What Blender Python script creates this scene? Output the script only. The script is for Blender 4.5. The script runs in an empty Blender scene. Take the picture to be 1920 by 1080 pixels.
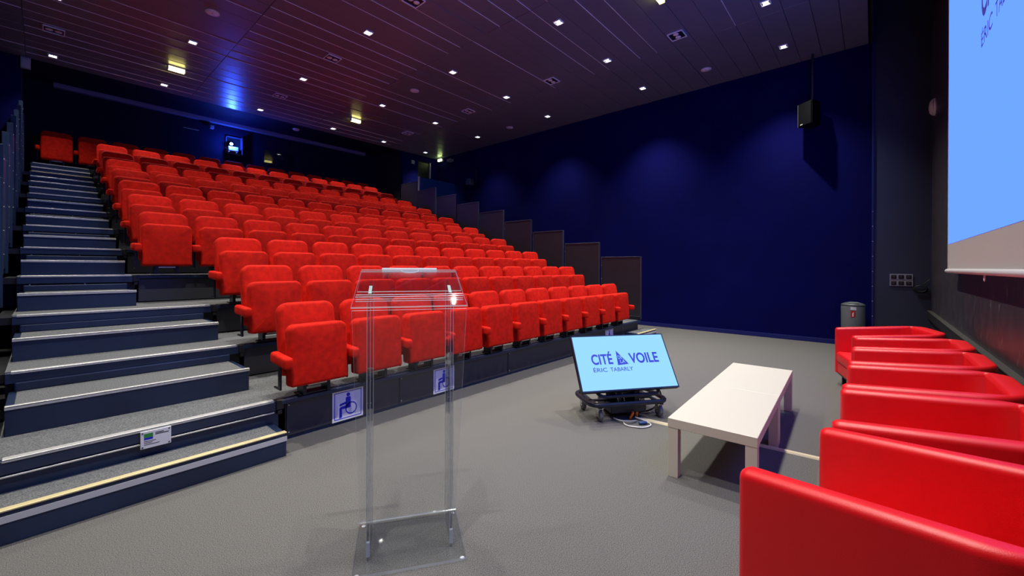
import bpy, bmesh, math, random
from mathutils import Vector, Matrix
random.seed(7)
S = bpy.context.scene
COL = S.collection
R = math.radians

# ------------------------------------------------------------------ camera, world, exposure
cam = bpy.data.cameras.new('camera'); camo = bpy.data.objects.new('camera', cam); COL.objects.link(camo)
cam.sensor_width = 36.0; cam.lens = 14.486; cam.shift_y = -0.02036; cam.clip_start = 0.05; cam.clip_end = 100
camo.matrix_world = (Matrix.Translation((0, 0, 1.65)) @ Matrix.Rotation(R(-48.7187), 4, 'Z')
                     @ Matrix.Rotation(R(90), 4, 'X') @ Matrix.Rotation(R(0.195), 4, 'Z'))
S.camera = camo
W = bpy.data.worlds.new('world'); S.world = W; W.use_nodes = True
W.node_tree.nodes['Background'].inputs[0].default_value = (.25, .3, .45, 1)
W.node_tree.nodes['Background'].inputs[1].default_value = 0.02
VS = S.view_settings
VS.view_transform = 'Standard'; VS.look = 'None'; VS.gamma = 1; VS.use_curve_mapping = False
VS.exposure = 1.0
DOWNLIGHT_W = 315.0      # each lit ceiling downlight of the front zone
DIMMER = [1.0, 1.0, .62, .34, .27]   # the seating zones are dimmed towards the back
SCREEN_E = 0.5           # projected picture
TV_E = 0.5

# ------------------------------------------------------------------ materials
MATS = {}
def mat(name, col, rough=.5, metal=0., sheen=0., spec=.5, emit=None, estr=0., noise=None, bump=None, coat=0., rand=0):
    """noise=(scale, amount[, detail]) varies the colour; bump=(scale, strength)"""
    m = bpy.data.materials.new(name); m.use_nodes = True; nt = m.node_tree; b = nt.nodes['Principled BSDF']
    b.inputs['Base Color'].default_value = (*col, 1); b.inputs['Roughness'].default_value = rough
    b.inputs['Metallic'].default_value = metal; b.inputs['Specular IOR Level'].default_value = spec
    b.inputs['Sheen Weight'].default_value = sheen; b.inputs['Coat Weight'].default_value = coat
    if sheen: b.inputs['Sheen Tint'].default_value = (*[min(1, c * 1.2 + .02) for c in col], 1); b.inputs['Sheen Roughness'].default_value = .4
    if emit: b.inputs['Emission Color'].default_value = (*emit, 1); b.inputs['Emission Strength'].default_value = estr
    tc = nt.nodes.new('ShaderNodeTexCoord'); vec = tc.outputs['Object']
    if rand:
        oi = nt.nodes.new('ShaderNodeObjectInfo'); mu = nt.nodes.new('ShaderNodeMath'); mu.operation = 'MULTIPLY'; mu.inputs[1].default_value = 40
        ad = nt.nodes.new('ShaderNodeVectorMath'); nt.links.new(oi.outputs['Random'], mu.inputs[0]); nt.links.new(vec, ad.inputs[0]); nt.links.new(mu.outputs[0], ad.inputs[1]); vec = ad.outputs[0]
    if noise:
        n = nt.nodes.new('ShaderNodeTexNoise'); n.inputs['Scale'].default_value = noise[0]; n.inputs['Detail'].default_value = noise[2] if len(noise) > 2 else 4
        nt.links.new(vec, n.inputs['Vector'])
        r = nt.nodes.new('ShaderNodeValToRGB'); a = noise[1]
        r.color_ramp.elements[0].position = .3; r.color_ramp.elements[1].position = .7
        r.color_ramp.elements[0].color = (*[c * (1 - a) for c in col], 1); r.color_ramp.elements[1].color = (*[min(1, c * (1 + a)) for c in col], 1)
        nt.links.new(n.outputs['Fac'], r.inputs['Fac']); nt.links.new(r.outputs['Color'], b.inputs['Base Color'])
    if bump:
        n2 = nt.nodes.new('ShaderNodeTexNoise'); n2.inputs['Scale'].default_value = bump[0]; n2.inputs['Detail'].default_value = 3
        nt.links.new(vec, n2.inputs['Vector'])
        bp = nt.nodes.new('ShaderNodeBump'); bp.inputs['Strength'].default_value = bump[1]; bp.inputs['Distance'].default_value = .01
        nt.links.new(n2.outputs['Fac'], bp.inputs['Height']); nt.links.new(bp.outputs['Normal'], b.inputs['Normal'])
    MATS[name] = m
    return m
def emitter(name, col, strength):
    m = bpy.data.materials.new(name); m.use_nodes = True; nt = m.node_tree; nt.nodes.clear()
    e = nt.nodes.new('ShaderNodeEmission'); e.inputs[0].default_value = (*col, 1); e.inputs[1].default_value = strength
    o = nt.nodes.new('ShaderNodeOutputMaterial'); nt.links.new(e.outputs[0], o.inputs[0]); return m
def clear_plastic(name, tint, gloss_rough, edge):
    """clear acrylic sheet: see-through with fresnel reflections"""
    m = bpy.data.materials.new(name); m.use_nodes = True; nt = m.node_tree; nt.nodes.clear()
    t = nt.nodes.new('ShaderNodeBsdfTransparent'); t.inputs[0].default_value = (*tint, 1)
    g = nt.nodes.new('ShaderNodeBsdfGlossy'); g.inputs['Roughness'].default_value = gloss_rough
    ge = nt.nodes.new('ShaderNodeNewGeometry'); dt = nt.nodes.new('ShaderNodeVectorMath'); dt.operation = 'DOT_PRODUCT'
    nt.links.new(ge.outputs['Incoming'], dt.inputs[0]); nt.links.new(ge.outputs['Normal'], dt.inputs[1])
    def mth(op, a, bb):
        q = nt.nodes.new('ShaderNodeMath'); q.operation = op
        for i, v in enumerate((a, bb)):
            if v is None: continue
            if isinstance(v, (int, float)): q.inputs[i].default_value = v
            else: nt.links.new(v, q.inputs[i])
        return q.outputs[0]
    fr = mth('ADD', mth('MULTIPLY', mth('POWER', mth('SUBTRACT', 1.0, mth('ABSOLUTE', dt.outputs['Value'], None)), 5.0), .96), .04)
    mx = nt.nodes.new('ShaderNodeMixShader'); nt.links.new(fr, mx.inputs[0]); nt.links.new(t.outputs[0], mx.inputs[1]); nt.links.new(g.outputs[0], mx.inputs[2])
    last = mx
    if edge:
        d = nt.nodes.new('ShaderNodeBsdfTranslucent'); d.inputs[0].default_value = (.75, .8, .85, 1)
        d2 = nt.nodes.new('ShaderNodeBsdfDiffuse'); d2.inputs[0].default_value = (.75, .8, .85, 1)
        a = nt.nodes.new('ShaderNodeMixShader'); a.inputs[0].default_value = .5; nt.links.new(d.outputs[0], a.inputs[1]); nt.links.new(d2.outputs[0], a.inputs[2])
        mx2 = nt.nodes.new('ShaderNodeMixShader'); mx2.inputs[0].default_value = edge; nt.links.new(mx.outputs[0], mx2.inputs[1]); nt.links.new(a.outputs[0], mx2.inputs[2]); last = mx2
    o = nt.nodes.new('ShaderNodeOutputMaterial'); nt.links.new(last.outputs[0], o.inputs[0]); return m

VELVET = mat('red_velvet', (.57, .011, .0035), .8, sheen=.22, spec=.12, noise=(17, .20, 8), bump=(60, .05), rand=1)
LEATHER = mat('red_leatherette', (.80, .004, .008), .42, spec=.55, noise=(3, .05), bump=(260, .08))
PIPING = mat('red_piping', (.5, .005, .008), .45)
CARPET = mat('grey_carpet', (.126, .122, .113), .95, spec=.1, noise=(190, .6, 4), bump=(420, .2))
STEPCARPET = mat('speckled_step_carpet', (.125, .13, .132), .95, spec=.1, noise=(110, .55, 5), bump=(200, .3))
NAVY = mat('navy_painted_steel', (.012, .024, .060), .36, noise=(2, .25))
PANEL = mat('dark_grey_laminate', (.034, .036, .046), .42, noise=(1.5, .15))
GUARD = mat('dark_guard_board', (.016, .013, .018), .5, noise=(2, .12))
GUARDB = mat('blue_grey_guard_steel', (.018, .040, .080), .4)
BLACK = mat('black_plastic', (.008, .008, .009), .45)
BLACKM = mat('matt_black_void', (.004, .004, .006), .9)
STEEL = mat('dark_bracket_steel', (.02, .024, .032), .35, metal=.6)
ALU = mat('brushed_aluminium', (.58, .58, .55), .35, metal=.35, noise=(40, .1))
GOLD = mat('pale_gold_nosing', (.68, .58, .30), .4, metal=.2)
WHITESTRIP = mat('white_contrast_strip', (.55, .55, .53), .6)
WALLBLUE = mat('deep_blue_wall_fabric', (.0013, .0018, .066), .95, spec=.1, noise=(1.2, .12), bump=(120, .1))
WALLBACK = mat('midnight_blue_paint', (.004, .005, .028), .8, spec=.2)
WALLGREY = mat('charcoal_wall_paint', (.026, .034, .064), .42, noise=(1.0, .1))
WALLFRONT = mat('scuffed_black_wall_paint', (.040, .036, .042), .40, noise=(5, .25, 8))
def scuffs(m):
    nt = m.node_tree; b = nt.nodes['Principled BSDF']; src = b.inputs['Base Color'].links[0].from_socket
    tc = nt.nodes.new('ShaderNodeTexCoord'); mp = nt.nodes.new('ShaderNodeMapping'); mp.inputs['Scale'].default_value = (9, 9, 3.2); mp.inputs['Rotation'].default_value = (0, R(14), 0)
    n = nt.nodes.new('ShaderNodeTexNoise'); n.inputs['Scale'].default_value = 2.2; n.inputs['Detail'].default_value = 7; n.inputs['Roughness'].default_value = .62
    r = nt.nodes.new('ShaderNodeValToRGB'); r.color_ramp.elements[0].position = .60; r.color_ramp.elements[1].position = .74
    mx = nt.nodes.new('ShaderNodeMix'); mx.data_type = 'RGBA'; mx.inputs[7].default_value = (.20, .19, .19, 1)
    nt.links.new(tc.outputs['Object'], mp.inputs[0]); nt.links.new(mp.outputs[0], n.inputs['Vector']); nt.links.new(n.outputs['Fac'], r.inputs[0])
    nt.links.new(r.outputs[0], mx.inputs[0]); nt.links.new(src, mx.inputs[6]); nt.links.new(mx.outputs[2], b.inputs['Base Color'])
scuffs(WALLFRONT)
CEIL = mat('satin_dark_ceiling_plank', (.135, .145, .195), .33, spec=.5, noise=(.7, .08))
GLINT = mat('painted_edge_glint', (.75, .75, .82), .4)  # pale colour stands in for light caught on plank edges
WHITE = mat('white_lacquer', (.64, .60, .47), .35)
WHITEP = mat('white_plastic', (.72, .72, .72), .45)
OFFWHITE = mat('projection_fabric', (.50, .48, .46), .8)
CREAM = mat('cream_cable_cover', (.60, .53, .33), .5)
BIN = mat('grey_bin_plastic', (.13, .145, .15), .4)
SIGNW = mat('white_sign_face', (.95, .94, .92), .4)
SIGNB = mat('blue_sign_print', (.006, .008, .55), .5)
REDSIGN = mat('red_sign_print', (.5, .008, .01), .5)
GREENP = mat('green_print', (.02, .25, .04), .5)
INK = mat('dark_print', (.05, .05, .06), .6)
CARTBLUE = mat('dark_blue_tube', (.014, .020, .035), .35)
RUBBER = mat('grey_caster_rubber', (.16, .17, .19), .6)
CHROME = mat('zinc_plated_steel', (.6, .6, .62), .25, metal=1)
ORANGE = mat('orange_plastic', (.75, .16, .02), .45)
WCABLE = mat('white_cable', (.6, .6, .58), .5)
BLUEPART = mat('blue_partition_board', (.012, .075, .20), .5)
LAMPGLASS = mat('downlight_reflector', (.88, .90, .95), .3)
BULB = emitter('downlight_bulb', (1, .96, .86), 12)
YELLOW = emitter('emergency_light_diffuser', (1, .88, .26), 5)
EXITGLOW = emitter('exit_light_diffuser', (.75, 1, .35), 4)
PROJ = emitter('projector_lens_glow', (.25, .4, 1), 25)
WING = emitter('painted_wing_glow', (1, .97, .88), 2.5)  # emission stands in for bulb light bouncing off the reflector wings
SCREENBLUE = emitter('projected_picture', (.162, .400, 2.4), SCREEN_E)
TVBLUE = emitter('monitor_picture', (.34, .74, 1.05), TV_E)
LOGO = mat('dark_blue_logo', (.005, .01, .20), .6, emit=(.012, .030, .42), estr=.45)
LOGOSCREEN = mat('violet_blue_logo', (.05, .05, .3), .8, emit=(.055, .055, .34), estr=.4)
ACRYL = clear_plastic('clear_acrylic', (.97, .98, .985), .02, 0)
ACRYLEDGE = clear_plastic('acrylic_cut_edge', (.9, .95, .97), .08, .5)
GLASS = clear_plastic('window_glass', (.5, .55, .65), .03, 0)

# ------------------------------------------------------------------ mesh helpers
def new(): return bmesh.new()
def box(bm, x0, x1, y0, y1, z0, z1, bevel=0, seg=2):
    t = bmesh.new()
    vs = [t.verts.new(p) for p in ((x0, y0, z0), (x1, y0, z0), (x1, y1, z0), (x0, y1, z0), (x0, y0, z1), (x1, y0, z1), (x1, y1, z1), (x0, y1, z1))]
    for f in ((3, 2, 1, 0), (4, 5, 6, 7), (0, 1, 5, 4), (1, 2, 6, 5), (2, 3, 7, 6), (3, 0, 4, 7)): t.faces.new([vs[i] for i in f])
    if bevel: bmesh.ops.bevel(t, geom=t.edges[:], offset=bevel, segments=seg, affect='EDGES', profile=.5)
    merge(bm, t)
def merge(bm, t, M=None):
    if M is not None: bmesh.ops.transform(t, matrix=M, verts=t.verts)
    idx = {}
    for v in t.verts: idx[v] = bm.verts.new(v.co)
    for f in t.faces:
        try: g = bm.faces.new([idx[v] for v in f.verts]); g.smooth = f.smooth
        except ValueError: pass
    t.free()
def prism(bm, pts, axis, a, b):
    """2-D outline pts extruded along axis ('x','y','z') from a to b"""
    def P(p, d): return {'x': (d, p[0], p[1]), 'y': (p[0], d, p[1]), 'z': (p[0], p[1], d)}[axis]
    A = [bm.verts.new(P(p, a)) for p in pts]; B = [bm.verts.new(P(p, b)) for p in pts]; n = len(pts)
    bm.faces.new(A); bm.faces.new(B[::-1])
    for i in range(n): bm.faces.new((A[i], B[i], B[(i + 1) % n], A[(i + 1) % n]))
def tube(bm, pts, r, seg=8, closed=False, smooth=True):
    pts = [Vector(p) for p in pts]; n = len(pts); rings = []
    prev = None
    for i, p in enumerate(pts):
        if closed: d = (pts[(i + 1) % n] - pts[i - 1])
        else: d = pts[min(i + 1, n - 1)] - pts[max(i - 1, 0)]
        d.normalize()
        if prev is None:
            a = Vector((0, 0, 1)) if abs(d.z) < .9 else Vector((1, 0, 0)); u = d.cross(a).normalized()
        else:
            u = prev - d * prev.dot(d); u.normalize()
        prev = u; v = d.cross(u)
        rings.append([bm.verts.new(p + (u * math.cos(t) + v * math.sin(t)) * r) for t in (2 * math.pi * k / seg for k in range(seg))])
    m = n if closed else n - 1
    for i in range(m):
        a, b = rings[i], rings[(i + 1) % n]
        for k in range(seg):
            f = bm.faces.new((a[k], a[(k + 1) % seg], b[(k + 1) % seg], b[k])); f.smooth = smooth
    if not closed: bm.faces.new(rings[0][::-1]); bm.faces.new(rings[-1])
def fillet(pts, r, n=5, closed=False):
    """round the corners of a 3-D polyline"""
    pts = [Vector(p) for p in pts]; out = []
    N = len(pts)
    for i, p in enumerate(pts):
        if not closed and i in (0, N - 1): out.append(p); continue
        a, b = pts[i - 1], pts[(i + 1) % N]
        da, db = (a - p), (b - p); q = min(r, da.length * .49, db.length * .49)
        s, e = p + da.normalized() * q, p + db.normalized() * q
        for k in range(n + 1):
            t = k / n; out.append(s * (1 - t) ** 2 + p * 2 * t * (1 - t) + e * t * t)
    return out
def lathe(bm, prof, seg=24, c=(0, 0, 0), axis='z', smooth=True):
    rings = []
    for r, h in prof:
        ring = []
        for k in range(seg):
            t = 2 * math.pi * k / seg; a, b = r * math.cos(t), r * math.sin(t)
            p = {'z': (a, b, h), 'y': (a, h, b), 'x': (h, a, b)}[axis]
            ring.append(bm.verts.new((p[0] + c[0], p[1] + c[1], p[2] + c[2])))
        rings.append(ring)
    for i in range(len(rings) - 1):
        for k in range(seg):
            f = bm.faces.new((rings[i][k], rings[i][(k + 1) % seg], rings[i + 1][(k + 1) % seg], rings[i + 1][k])); f.smooth = smooth
    bm.faces.new(rings[0][::-1]); bm.faces.new(rings[-1])
def rrect(w, h, rt, rb, n=6):
    """rounded rectangle outline, bottom at 0, rt / rb radii of the top / bottom corners"""
    out = []
    for cx, cz, r, a0 in ((w / 2 - rb, rb, rb, -90), (w / 2 - rt, h - rt, rt, 0), (-w / 2 + rt, h - rt, rt, 90), (-w / 2 + rb, rb, rb, 180)):
        for k in range(n + 1):
            a = R(a0 + 90 * k / n); out.append((cx + r * math.cos(a), cz + r * math.sin(a)))
    return out
def pad(w, h, t, rt, rb, e, bulge=.0, n=6, k=4):
    """upholstered pad: outline in x-z, thickness along y (0 .. t, front at y=0), edges rounded by e"""
    bm = bmesh.new(); loops = []
    steps = [(e * (1 - math.sin(math.pi / 2 * i / k)), e * (1 - math.cos(math.pi / 2 * i / k))) for i in range(k + 1)]
    prof = steps + [(ins, t - y) for ins, y in steps[::-1]]
    for ins, y in prof:
        o = rrect(w - 2 * ins, h - 2 * ins, max(rt - ins, .004), max(rb - ins, .004), n)
        loops.append([bm.verts.new((x, y, z + ins)) for x, z in o])
    N = len(loops[0])
    for a, b in zip(loops[:-1], loops[1:]):
        for i in range(N): f = bm.faces.new((a[i], b[i], b[(i + 1) % N], a[(i + 1) % N])); f.smooth = True
    for lp, yy, flip in ((loops[0], -bulge, False), (loops[-1], t, True)):
        mid = [bm.verts.new((v.co.x * .55, yy * .8 if not flip else t, h / 2 + (v.co.z - h / 2) * .55)) for v in lp]
        c = bm.verts.new((0, yy, h / 2))
        for i in range(N):
            j = (i + 1) % N
            q = (lp[i], lp[j], mid[j], mid[i]) if not flip else (lp[j], lp[i], mid[i], mid[j])
            f = bm.faces.new(q); f.smooth = True
            q = (mid[i], mid[j], c) if not flip else (mid[j], mid[i], c)
            f = bm.faces.new(q); f.smooth = True
    return bm
def transform(bm, M): bmesh.ops.transform(bm, matrix=M, verts=bm.verts); return bm
def mesh(name, bm, m):
    bmesh.ops.recalc_face_normals(bm, faces=bm.faces)
    me = bpy.data.meshes.new(name); bm.to_mesh(me); bm.free()
    for x in (m if isinstance(m, (list, tuple)) else [m]): me.materials.append(x)
    return me
def obj(name, data, parent=None, loc=None):
    o = bpy.data.objects.new(name, data); COL.objects.link(o)
    if parent: o.parent = parent
    if loc is not None: o.location = loc
    return o
def part(name, bm, m, parent=None, loc=None): return obj(name, mesh(name, bm, m), parent, loc)
def tag(o, label, cat, group=None):
    o['label'] = label; o['category'] = cat
    if group: o['group'] = group
    return o
def thing(name, label, cat, loc=(0, 0, 0), rz=0, group=None):
    o = obj(name, None, None, loc); o.rotation_euler = (0, 0, rz); o.empty_display_size = .1
    return tag(o, label, cat, group)
def struct(name, bm, m): o = part(name, bm, m); o['kind'] = 'structure'; return o
def spot(parent, loc, watts, col, size=110, blend=.7, rad=.04, rot=(0, 0, 0)):
    l = bpy.data.lights.new('lamp', 'SPOT'); l.energy = watts; l.color = col; l.spot_size = R(size); l.spot_blend = blend; l.shadow_soft_size = rad
    o = bpy.data.objects.new('lamp', l); COL.objects.link(o); o.parent = parent; o.location = loc; o.rotation_euler = rot; return o
def lettering(text, width, cap, m, name='lettering', bold=.0, depth=.0):
    """flat letters in x-y, left edge at x=0, baseline y=0, scaled to a width and a cap height"""
    c = bpy.data.curves.new('letters', 'FONT'); c.body = text; c.size = 1; c.offset = bold; c.extrude = depth
    o = bpy.data.objects.new('letters', c); COL.objects.link(o); bpy.context.view_layer.update()
    me = bpy.data.meshes.new_from_object(o.evaluated_get(bpy.context.evaluated_depsgraph_get()))
    bpy.data.objects.remove(o); bpy.data.curves.remove(c)
    c2 = bpy.data.curves.new('letters', 'FONT'); c2.body = 'E'; c2.size = 1; o2 = bpy.data.objects.new('letters', c2); COL.objects.link(o2); bpy.context.view_layer.update()
    m2 = bpy.data.meshes.new_from_object(o2.evaluated_get(bpy.context.evaluated_depsgraph_get()))
    hE = max(v.co.y for v in m2.vertices); bpy.data.objects.remove(o2); bpy.data.curves.remove(c2); bpy.data.meshes.remove(m2)
    x0 = min(v.co.x for v in me.vertices); x1 = max(v.co.x for v in me.vertices)
    for v in me.vertices: v.co.x = (v.co.x - x0) / (x1 - x0) * width; v.co.y = v.co.y / hE * cap
    me.name = name; me.materials.clear(); me.materials.append(m); return me
ORD = ['', 'first', 'second', 'third', 'fourth', 'fifth', 'sixth', 'seventh', 'eighth', 'ninth', 'tenth', 'eleventh', 'twelfth', 'thirteenth', 'fourteenth', 'fifteenth']

# ------------------------------------------------------------------ room shell
XL, XR, YF, YB, YR, ZT = -1.6, 11.40, -0.843, 14.45, 16.30, 7.4
ZC = 6.35
b = new(); box(b, XL - .2, XR + .2, YF - .2, YR + .2, -.1, 0); struct('floor', b, CARPET)
b = new(); box(b, XR, XR + .2, .03, YB + .2, 0, ZT); wr = struct('wall_right', b, WALLBLUE)
b = new(); box(b, XR - .012, XR + .2, YF - .2, .03, 0, ZT); struct('wall_right_front', b, WALLGREY)
b = new(); box(b, XL - .2, XR + .2, YF - .2, YF, 0, ZT); struct('wall_front', b, WALLFRONT)
b = new(); box(b, XL - .2, XL, YF, YB + .2, 0, ZT); struct('wall_left', b, WALLBLUE)
b = new(); box(b, XL - .2, -.335, YB, YB + .12, 0, ZT); struct('wall_back_left', b, WALLBLUE)
b = new(); box(b, 9.68, 10.40, YB, YB + .12, 0, ZT); box(b, 11.08, XR + .2, YB, YB + .12, 0, ZT); box(b, 10.40, 11.08, YB, YB + .12, 0, 4.12); box(b, 10.40, 11.08, YB, YB + .12, 6.16, ZT)
struct('wall_back_right', b, WALLBLUE)
b = new(); box(b, -.6, 9.9, YR, YR + .2, 0, ZT); struct('wall_back', b, WALLBACK)
b = new(); box(b, -.45, -.335, YB + .12, YR, 0, ZT); struct('wall_recess_left', b, BLACKM)
b = new(); box(b, 9.62, 9.74, YB + .12, YR, 0, ZT); struct('wall_recess_right', b, BLACKM)
b = new(); box(b, -.335, 9.68, YB + .01, YR, 6.46, 6.56); struct('ceiling_recess', b, WALLBACK)
b = new(); box(b, XL - .2, XR + .2, YF - .2, YR + .2, ZT, ZT + .1); struct('ceiling_void', b, BLACKM)
b = new(); box(b, XL, XR, .02, .06, ZC - .01, ZT); struct('trim_1', b, BLACKM)             # fascia where the plank ceiling stops
b = new(); box(b, XR - .03, XR - .002, .13, YB, 0, .10, .004); struct('baseboard_right', b, mat('blue_skirting', (.006, .010, .12), .4))
b = new(); box(b, XR - .045, XR - .012, .0, .035, 0, ZT, .004); tr = struct('trim_2', b, mat('blue_corner_trim', (.010, .014, .13), .35))
for k in range(9):
    s = new(); lathe(s, [(.009, 0), (.007, -.006)], 8, (XR - .045, .018, .35 + k * .31), 'x'); part('screw', s, ALU, tr)
# cable trunking along the front wall
b = new(); box(b, XL + .3, XR - .02, YF, YF + .055, .68, .82, .006); struct('trim_3', b, mat('black_cable_trunking', (.020, .020, .020), .4, noise=(8, .3)))
b = new(); box(b, XL + .3, XR - .02, YF, YF + .062, .822, .834); struct('trim_4', b, mat('worn_trunking_lip', (.07, .07, .065), .4))
# door at the top of the right-hand stair, landing and lintel light strip
d = obj('door_1', None); d['kind'] = 'structure'
b = new(); box(b, 10.43, 11.05, YB + .05, YB + .09, 4.12, 6.13); part('door_leaf', b, BLACK, d)
b = new(); box(b, 10.40, 10.43, YB - .01, YB + .12, 4.12, 6.16); box(b, 10.40, 11.08, YB - .01, YB + .12, 6.13, 6.16); part('door_frame', b, WALLBACK, d)
b = new(); box(b, 11.045, 11.085, YB - .02, YB + .12, 4.12, 6.14); part('door_jamb', b, mat('pale_door_jamb', (.45, .46, .42), .5), d)
b = new(); lathe(b, [(.012, 0), (.012, -.09)], 8, (10.98, YB + .05, 5.1), 'y'); part('door_handle', b, ALU, d)
b = new(); box(b, 9.36, XR - .03, 12.9, YB, 3.9, 4.12); struct('landing', b, STEPCARPET)

# ------------------------------------------------------------------ plank ceiling
ceil = obj('ceiling', None); ceil['kind'] = 'structure'
PY0, PP = 4.347, .3870
XS = [XL, -.263, 2.701, 5.889, 8.868, XR - .01]
pm = []
for c in range(5):
    q = new(); box(q, 0, XS[c + 1] - XS[c] - .006, 0, PP - .007, 0, .03, .003, 1); pm.append(mesh('plank', q, CEIL))
jm = []  # added thin strips, painted glints along some plank edges
for c in range(5):
    q = new(); box(q, 0, XS[c + 1] - XS[c] - .02, 0, .0065, 0, .012); jm.append(mesh('edge_glint', q, GLINT))
for k in range(-11, 26):
    for c in range(5):
        dz = random.uniform(-.004, .004)
        o = obj('plank', pm[c], ceil, (XS[c] + .003, PY0 + k * PP + .0035, ZC + dz)); o.rotation_euler = (random.uniform(-.006, .006), 0, 0)
        if (c in (1, 2) and random.random() < .85) or (c == 3 and random.random() < .35) or (c == 0 and random.random() < .5):
            obj('edge_glint', jm[c], ceil, (XS[c] + .01, PY0 + k * PP - .003, ZC - .006))

# ------------------------------------------------------------------ tiered seating
D, RISE, Y1, Z1 = 1.10, .371, 4.147, .412
def yn(n): return Y1 + D * (n - 1)
def zn(n): return Z1 + RISE * (n - 1)
XG = 9.30
tri = thing('seating_tribune', 'dark telescopic tiered seating platform with carpeted stair aisle and metal nosings', 'grandstand', (4.5, Y1, 0))
OFF = Vector((-4.5, -Y1, 0))
def tpart(name, bm, m, parent=None):
    if parent is None: return part(name, bm, m, tri, OFF)
    return part(name, bm, m, parent)
for n in range(1, 12):
    y, z = yn(n), zn(n); xr = 1.402 if n <= 3 else .775
    b = new(); box(b, -.20, XG - .03, y + .03, (y + D + .09) if n < 11 else YR - .01, z - .05, z); tpart('tier_deck', b, STEPCARPET)
    b = new(); box(b, -.20, xr + .02, y - .012, y + .03, z - .092, z - .004, .003, 1); beam = tpart('nose_beam', b, NAVY)
    b = new(); box(b, -.168, xr, y - .018, y + .042, z - .004, z + .007, .002, 1); box(b, -.168, xr, y - .018, y - .011, z - .013, z, 0); tpart('nosing', b, ALU if n != 10 else GOLD, beam)
    b = new(); box(b, xr + .02, xr + .085, y - .03, y + .05, z - .085, z + .003, .004, 1); box(b, xr + .03, xr + .07, y - .025, y + .02, z - .13, z - .09, .004, 1); tpart('end_bracket', b, BLACK, beam)
    for xb in (-.10, .35, .9):
        if xb < xr and n > 1:
            b = new(); lathe(b, [(.007, z - .115), (.007, z - .093)], 8, (xb, y + .0, 0)); tpart('hanging_bolt', b, ALU, beam)
    b = new(); box(b, xr + .06, XG - .03, y - .035, y + .03, z - .045, z - .004, .004, 1); tpart('nose_rail', b, NAVY)
    if n > 1:
        b = new(); box(b, -.20, xr + .05, y + .07, y + .09, zn(n - 1), z - .06); tpart('stair_back_panel', b, BLACK)
        x0 = xr + .07; edges = [x0, 2.77, 4.69, 6.61, 8.46, XG - .03]
        for a, c in zip(edges[:-1], edges[1:]):
            b = new(); box(b, a + .008, c - .008, y + .02, y + .045, zn(n - 1) + .012, z - .05, .004, 1); tpart('riser_panel', b, PANEL)
    if n <= 10:   # half step between two tiers
        xs = 1.366 if n <= 2 else .77; hz = z + (.215 if n == 1 else .205 if n == 2 else .19)
        b = new(); box(b, -.18, xs, y + .55, y + D + .02, z, hz - .004, .003, 1); st = tpart('half_step', b, NAVY)
        b = new(); box(b, -.135, xs - .045, y + .575, y + D - .02, hz - .006, hz); tpart('step_carpet', b, STEPCARPET, st)
        b = new(); box(b, -.18, xs + .002, y + .54, y + .575, hz - .006, hz + .005, .002, 1); box(b, -.18, xs + .002, y + .54, y + .55, hz - .022, hz); tpart('step_nosing', b, ALU, st)
        b = new(); box(b, -.15, xs - .03, y + D - .035, y + D - .02, hz, hz + .075, .01, 2); tpart('step_upstand', b, NAVY, st)
# front face panels of the first tier
for a, c in zip([1.53, 2.775, 4.69, 6.61, 8.46], [2.76, 4.675, 6.595, 8.445, 9.28]):
    b = new(); box(b, a, c, 4.185, 4.21, .035, .365, .004, 1); pn = tpart('front_panel', b, PANEL)
    b = new(); box(b, a - .014, a - .001, 4.19, 4.23, .03, .40, .003, 1); tpart('panel_post', b, BLACK, pn)
    for zz in (.07, .33):
        b = new(); lathe(b, [(.008, 4.186), (.006, 4.178)], 8, (a + .02, 0, zz), 'y'); tpart('screw', b, ALU, pn)
b = new(); box(b, 1.46, XG - .02, 4.16, 4.215, .365, .408, .005, 1); tpart('front_rail', b, NAVY)
b = new(); box(b, 1.46, XG - .02, 4.20, 4.22, .0, .035); tpart('floor_gap_strip', b, GUARDB)
b = new(); box(b, -.2, 1.45, 4.16, 4.20, .0, .33); tpart('front_panel', b, NAVY)
b = new(); box(b, -.2, 1.41, 4.139, 4.16, .297, .309, .002, 1); tpart('front_rail', b, ALU)
# lowest steps, left and right
def floor_step(x0, x1, name):
    b = new(); box(b, x0, x1, 3.842, 4.16, .0, .202, .003, 1); st = tpart(name, b, NAVY)
    b = new(); box(b, x0 + .05, x1 - .06, 3.89, 4.13, .200, .207); tpart('step_carpet', b, STEPCARPET, st)
    b = new(); box(b, x0, x1 + .002, 3.834, 3.885, .199, .210, .002, 1); tpart('step_nosing', b, GOLD, st)
    b = new(); box(b, x0, x1 + .003, 3.836, 3.842, .132, .172); tpart('contrast_strip', b, WHITESTRIP, st)
floor_step(-.6, 1.405, 'floor_step'); floor_step(8.56, 9.53, 'floor_step')
FRAMEM = mat('guard_frame_steel', (.035, .04, .06), .4)
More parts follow.
